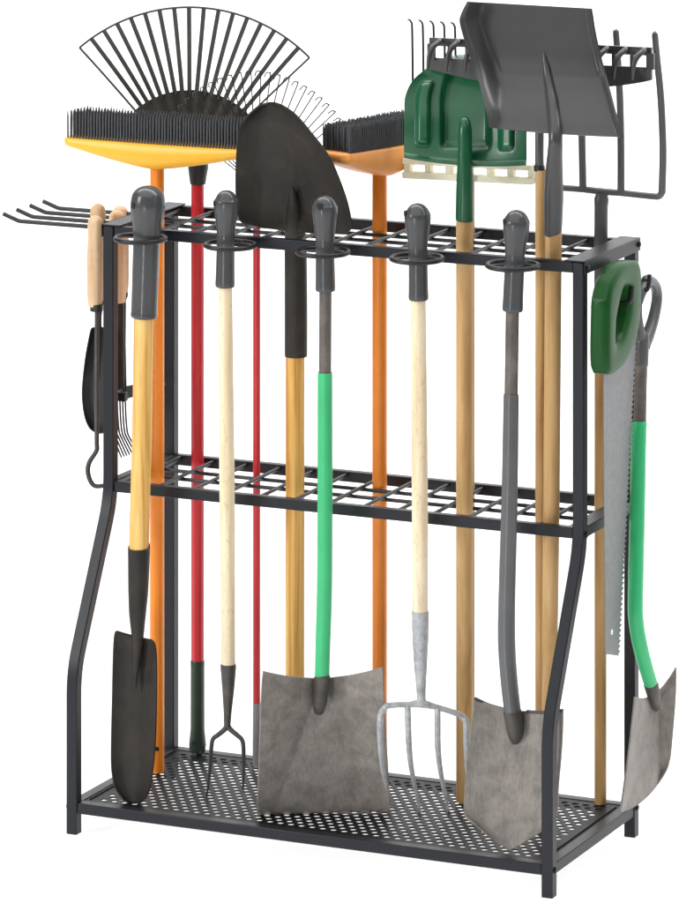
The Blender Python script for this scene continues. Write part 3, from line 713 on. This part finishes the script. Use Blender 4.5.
QX = .834
q_ = thing('square_shovel', 'short square mouth shovel with mint green shaft hanging outside the right end', 'shovel', (QX, .17, atx(624, 812, QX).z))
def qp(bm, pts, r, seg=18, n=4): return stube(bm, [atx(u, v, x) for u, v, x in pts], [k * PX for k in r], seg, n)
bm = BM(); qp(bm, [(640, 424, QX - .004), (640, 427, QX - .004), (639, 430, QX - .004), (637.2, 520, QX), (635.5, 595, QX + .004), (636, 620, QX + .006), (640, 645, QX + .010), (646, 668, QX + .012), (651.5, 686, QX + .012)], [6.2, 7.3, 7.6, 7.7, 7.6, 7.5, 7.4, 7.2, 6.8]); part('sleeve', bm, 'mint', q_)
bm = BM(); qp(bm, [(641.5, 355, QX - .006), (640.5, 395, QX - .005), (639.8, 432, QX - .004)], [6.2, 6.2, 6.2]); part('shaft', bm, 'browntube', q_)
bm = BM(); qp(bm, [(641.2, 366, QX - .006), (641.4, 362, QX - .006), (642.4, 340, QX - .006), (643.5, 333, QX - .006)], [6.6, 7, 7, 5.5]); part('grip_neck', bm, 'charcoal', q_)
bm = BM()   # D grip: two arms and a cross bar
qp(bm, [(642.5, 345, QX - .006), (640.5, 332, QX - .006), (639, 318, QX - .006), (638.8, 304, QX - .006), (641, 297, QX - .006)], [5.2, 4.4, 3.6, 3.6, 3.6], 14)
qp(bm, [(643.8, 346, QX - .006), (647.5, 337, QX - .006), (652.5, 322, QX - .006), (656.3, 305, QX - .006), (656.8, 292, QX - .006), (653.5, 283.5, QX - .006), (647, 280, QX - .006), (645, 282, QX - .006)], [6.6, 6.4, 6, 5.6, 5.4, 5.6, 5.4, 4], 14)
qp(bm, [(639, 303, QX - .006), (641.5, 293, QX - .006), (646.5, 283.5, QX - .006), (652, 280.5, QX - .006)], [3.8, 5, 5.2, 4.2], 14)
part('d_grip', bm, 'charcoal', q_, 60)
bm = BM(); qp(bm, [(650.8, 683, QX + .012), (651.2, 685.5, QX + .012), (653.5, 694, QX + .011), (655, 702, QX + .006), (655.5, 709, QX - .002)], [7.2, 7.4, 7, 6, 3]); part('socket', bm, 'darksteel', q_)
rowsq = [(634.5, 696.5, 676, 667, 12), (634, 702, 676.3, 674, 8), (632, 722, 675.5, 700, 2), (628.5, 752, 672.5, 738, 1), (624, 785, 669.5, 762, 4), (620.8, 808, 663, 776, 6), (620.6, 812, 658, 783, 6)]
def q_dep(s, t):
    q = abs(2 * s - 1); k = .12 + .88 * max(0, t - .24) / .76
    return QX - .004 + .030 * max(0, q - k) + .008 * t
bm = BM(); sheet(bm, rows_fn(rowsq, q_dep, atf=atx), 70, 70, .0024); part('blade', bm, 'greysteel', q_, 60)

# ================================================================== LEFT SIDE: hand tools on the four hooks
def hk(k): return .026 + .0445 * k
def hand_handle(root, y, u, vt, vb, hw, uu=0):
    bm = BM(); pr = [(vt, .3), (vt + 1.2, hw * .5), (vt + 4, hw * .86), (vt + 9, hw * 1.0), (vt + 22, hw * .94), (vt + 45, hw * 1.06), (vb - 14, hw * 1.0), (vb - 2, hw * .86), (vb, hw * .8)]
    p, r = smooth_path([at(u + uu * (v - vt), v, y) for v, w in pr], [w * PX for v, w in pr], 3); tube(bm, p, r, 20); part('handle', bm, 'beech', root, 60)
# weeder on the front hook
w_ = thing('hand_weeder', 'small hand weeder with beech handle and hooked steel end, on the front hook', 'hand tool', at(95, 490, hk(0)))
hand_handle(w_, hk(0), 95.5, 215.5, 306.5, 8.2, -.005)
bm = BM(); y = hk(0); pole(bm, [(96.5, 304, y), (96.5, 307, y), (96.5, 311, y), (96.5, 311.5, y)], [6.8, 6.8, 6.6, 4], 16); part('ferrule', bm, 'blackmetal', w_)
bm = BM(); pole(bm, [(96.8, 310, y), (96.8, 380, y), (96.8, 440, y), (97, 449, y - .001), (94, 455, y - .003), (89.5, 462, y - .006), (87.8, 470, y - .008), (89.5, 479, y - .008), (94, 485.5, y - .006), (101, 486, y - .002), (108, 484, y + .002)], [2.2, 2.3, 2.4, 2.4, 2.4, 2.5, 2.5, 2.5, 2.4, 2.3, 1.4], 12, 5); part('shank', bm, 'darksteel', w_)
# trowel
y = hk(1)
t_ = thing('hand_trowel', 'black hand trowel with beech handle hanging behind the hand weeder', 'hand tool', at(98, 432, y))
hand_handle(t_, y, 98, 203.5, 300, 8.2)
bm = BM(); pole(bm, [(98.5, 298, y), (98.5, 304, y), (98.8, 318, y), (99, 345, y - .004), (99, 380, y - .003)], [5.5, 5, 3, 3, .8], 14, 3); part('shank', bm, 'blackmetal', t_)
rows = [(92, 328, 107, 329, -2), (90, 333, 110, 334, 0), (85.3, 358, 114, 359, 0), (82.3, 385, 117, 386, 0), (82.2, 400, 117, 401, 0), (84.5, 416, 115, 417, 0), (89, 427, 110, 428, 2), (94, 431.5, 105, 432, 2)]
bm = BM(); sheet(bm, rows_fn(rows, lambda s, t: y + .014 * (1 - (2 * s - 1) ** 2)), 16, 30, .002); part('blade', bm, 'blackmetal', t_, 60)
# hand rake
y2 = hk(2)
a2 = thing('hand_rake', 'hand rake with beech handle and bent thin tines, left of the trenching shovel pole', 'hand tool', at(118, 455, y2))
hand_handle(a2, y2, 116.5, 210, 302.5, 8.2, .025)
bm = BM(); pole(bm, [(119.2, 300, y2), (119.2, 304, y2), (119.3, 340, y2), (119.3, 388, y2)], [4.8, 5.2, 5.2, 5.6], 16); part('shank', bm, 'darkblade', a2)
bm = BM(); bar(bm, at(109.5, 395, y2), at(126.5, 397, y2), .012, (0, 0, 1), 9 * PX); part('head_bar', bm, 'blackmetal', a2, 30, .0012)
for k in range(7):
    bm = BM(); u = 109 + 2.7 * k
    pole(bm, [(u, 399, y2), (u + .9, 420, y2), (u + 2.2, 432, y2), (u + 4.5, 438, y2 - .002), (u + 12.5, 457.5 - k * .9, y2 - .008)], [1, 1, 1, 1, .9], 8, 3); part('tine', bm, 'blackmetal', a2)
# hand hoe
y3 = hk(3)
a3 = thing('hand_hoe', 'hand hoe with beech handle, mostly hidden behind the trenching shovel', 'hand tool', at(123, 399, y3))
hand_handle(a3, y3, 120.5, 205, 294, 8.2, .008)
bm = BM(); pole(bm, [(122.3, 292, y3), (122.3, 296, y3), (122.4, 300, y3), (122.6, 345, y3), (123.5, 392, y3)], [6, 6.1, 4, 3.4, 3.6], 14); part('shank', bm, 'blackmetal', a3)
bm = BM(); prism(bm, [at(u, v, y3 + .004) for u, v in ((119, 387), (126, 386), (133, 384.5), (150, 383.5), (165.5, 383.2), (166, 384.6), (150, 390), (136, 396), (126, 399), (119, 399))], (0, -.006, 0)); part('hoe_head', bm, 'blackmetal', a3, 30, .0008)

# ================================================================== CAMERA, LIGHT
cd = bpy.data.cameras.new('camera'); co = bpy.data.objects.new('camera', cd); COL.objects.link(co); sc.camera = co
co.location = CAM; co.rotation_euler = (R(90), 0, TH)
cd.sensor_fit = 'HORIZONTAL'; cd.sensor_width = 36; cd.lens = 36 * F / 679
cd.shift_y = -(451.5 - VH) / 679; cd.shift_x = 0; cd.clip_end = 200; cd.clip_start = .05

def area(name, loc, target, sx, sy, power, col=(1, 1, 1)):
    l = bpy.data.lights.new(name, 'AREA'); l.shape = 'RECTANGLE'; l.size = sx; l.size_y = sy; l.energy = power; l.color = col
    o = bpy.data.objects.new(name, l); COL.objects.link(o); o.location = loc
    o.rotation_euler = (Vector(target) - Vector(loc)).to_track_quat('-Z', 'Y').to_euler(); return o
area('key_softbox', (-3.0, -4.0, 2.5), (.4, 0, .5), 1.1, 2.2, 165)
area('side_softbox', (5.2, -1.4, 2.3), (.4, .1, .5), 1.2, 2.2, 14)
area('overhead_softbox', (.4, -1.2, 4.6), (.4, -.9, 0), 7, 6, 200)
area('backdrop_light', (.4, 1.0, 4.4), (.4, 3.4, 1.0), 9, 1.0, 300)
area('under_floor_fill', (.4, -1.0, -1.6), (.4, -1.0, 0), 9, 6, 330)  # added fill under the floor, lifts the shade below the tray
area('strip_softbox', (.25, -3.0, .34), (.4, 0, .7), .10, .56, 9)
w = bpy.data.worlds.new('World'); sc.world = w; w.use_nodes = True
bg = w.node_tree.nodes['Background']; bg.inputs[0].default_value = (1, 1, 1, 1); bg.inputs[1].default_value = .08
sc.view_settings.view_transform = 'Standard'; sc.view_settings.look = 'None'; sc.view_settings.gamma = 1; sc.view_settings.exposure = 0
sc.cycles.use_denoising = True
sc.cycles.max_bounces = 8
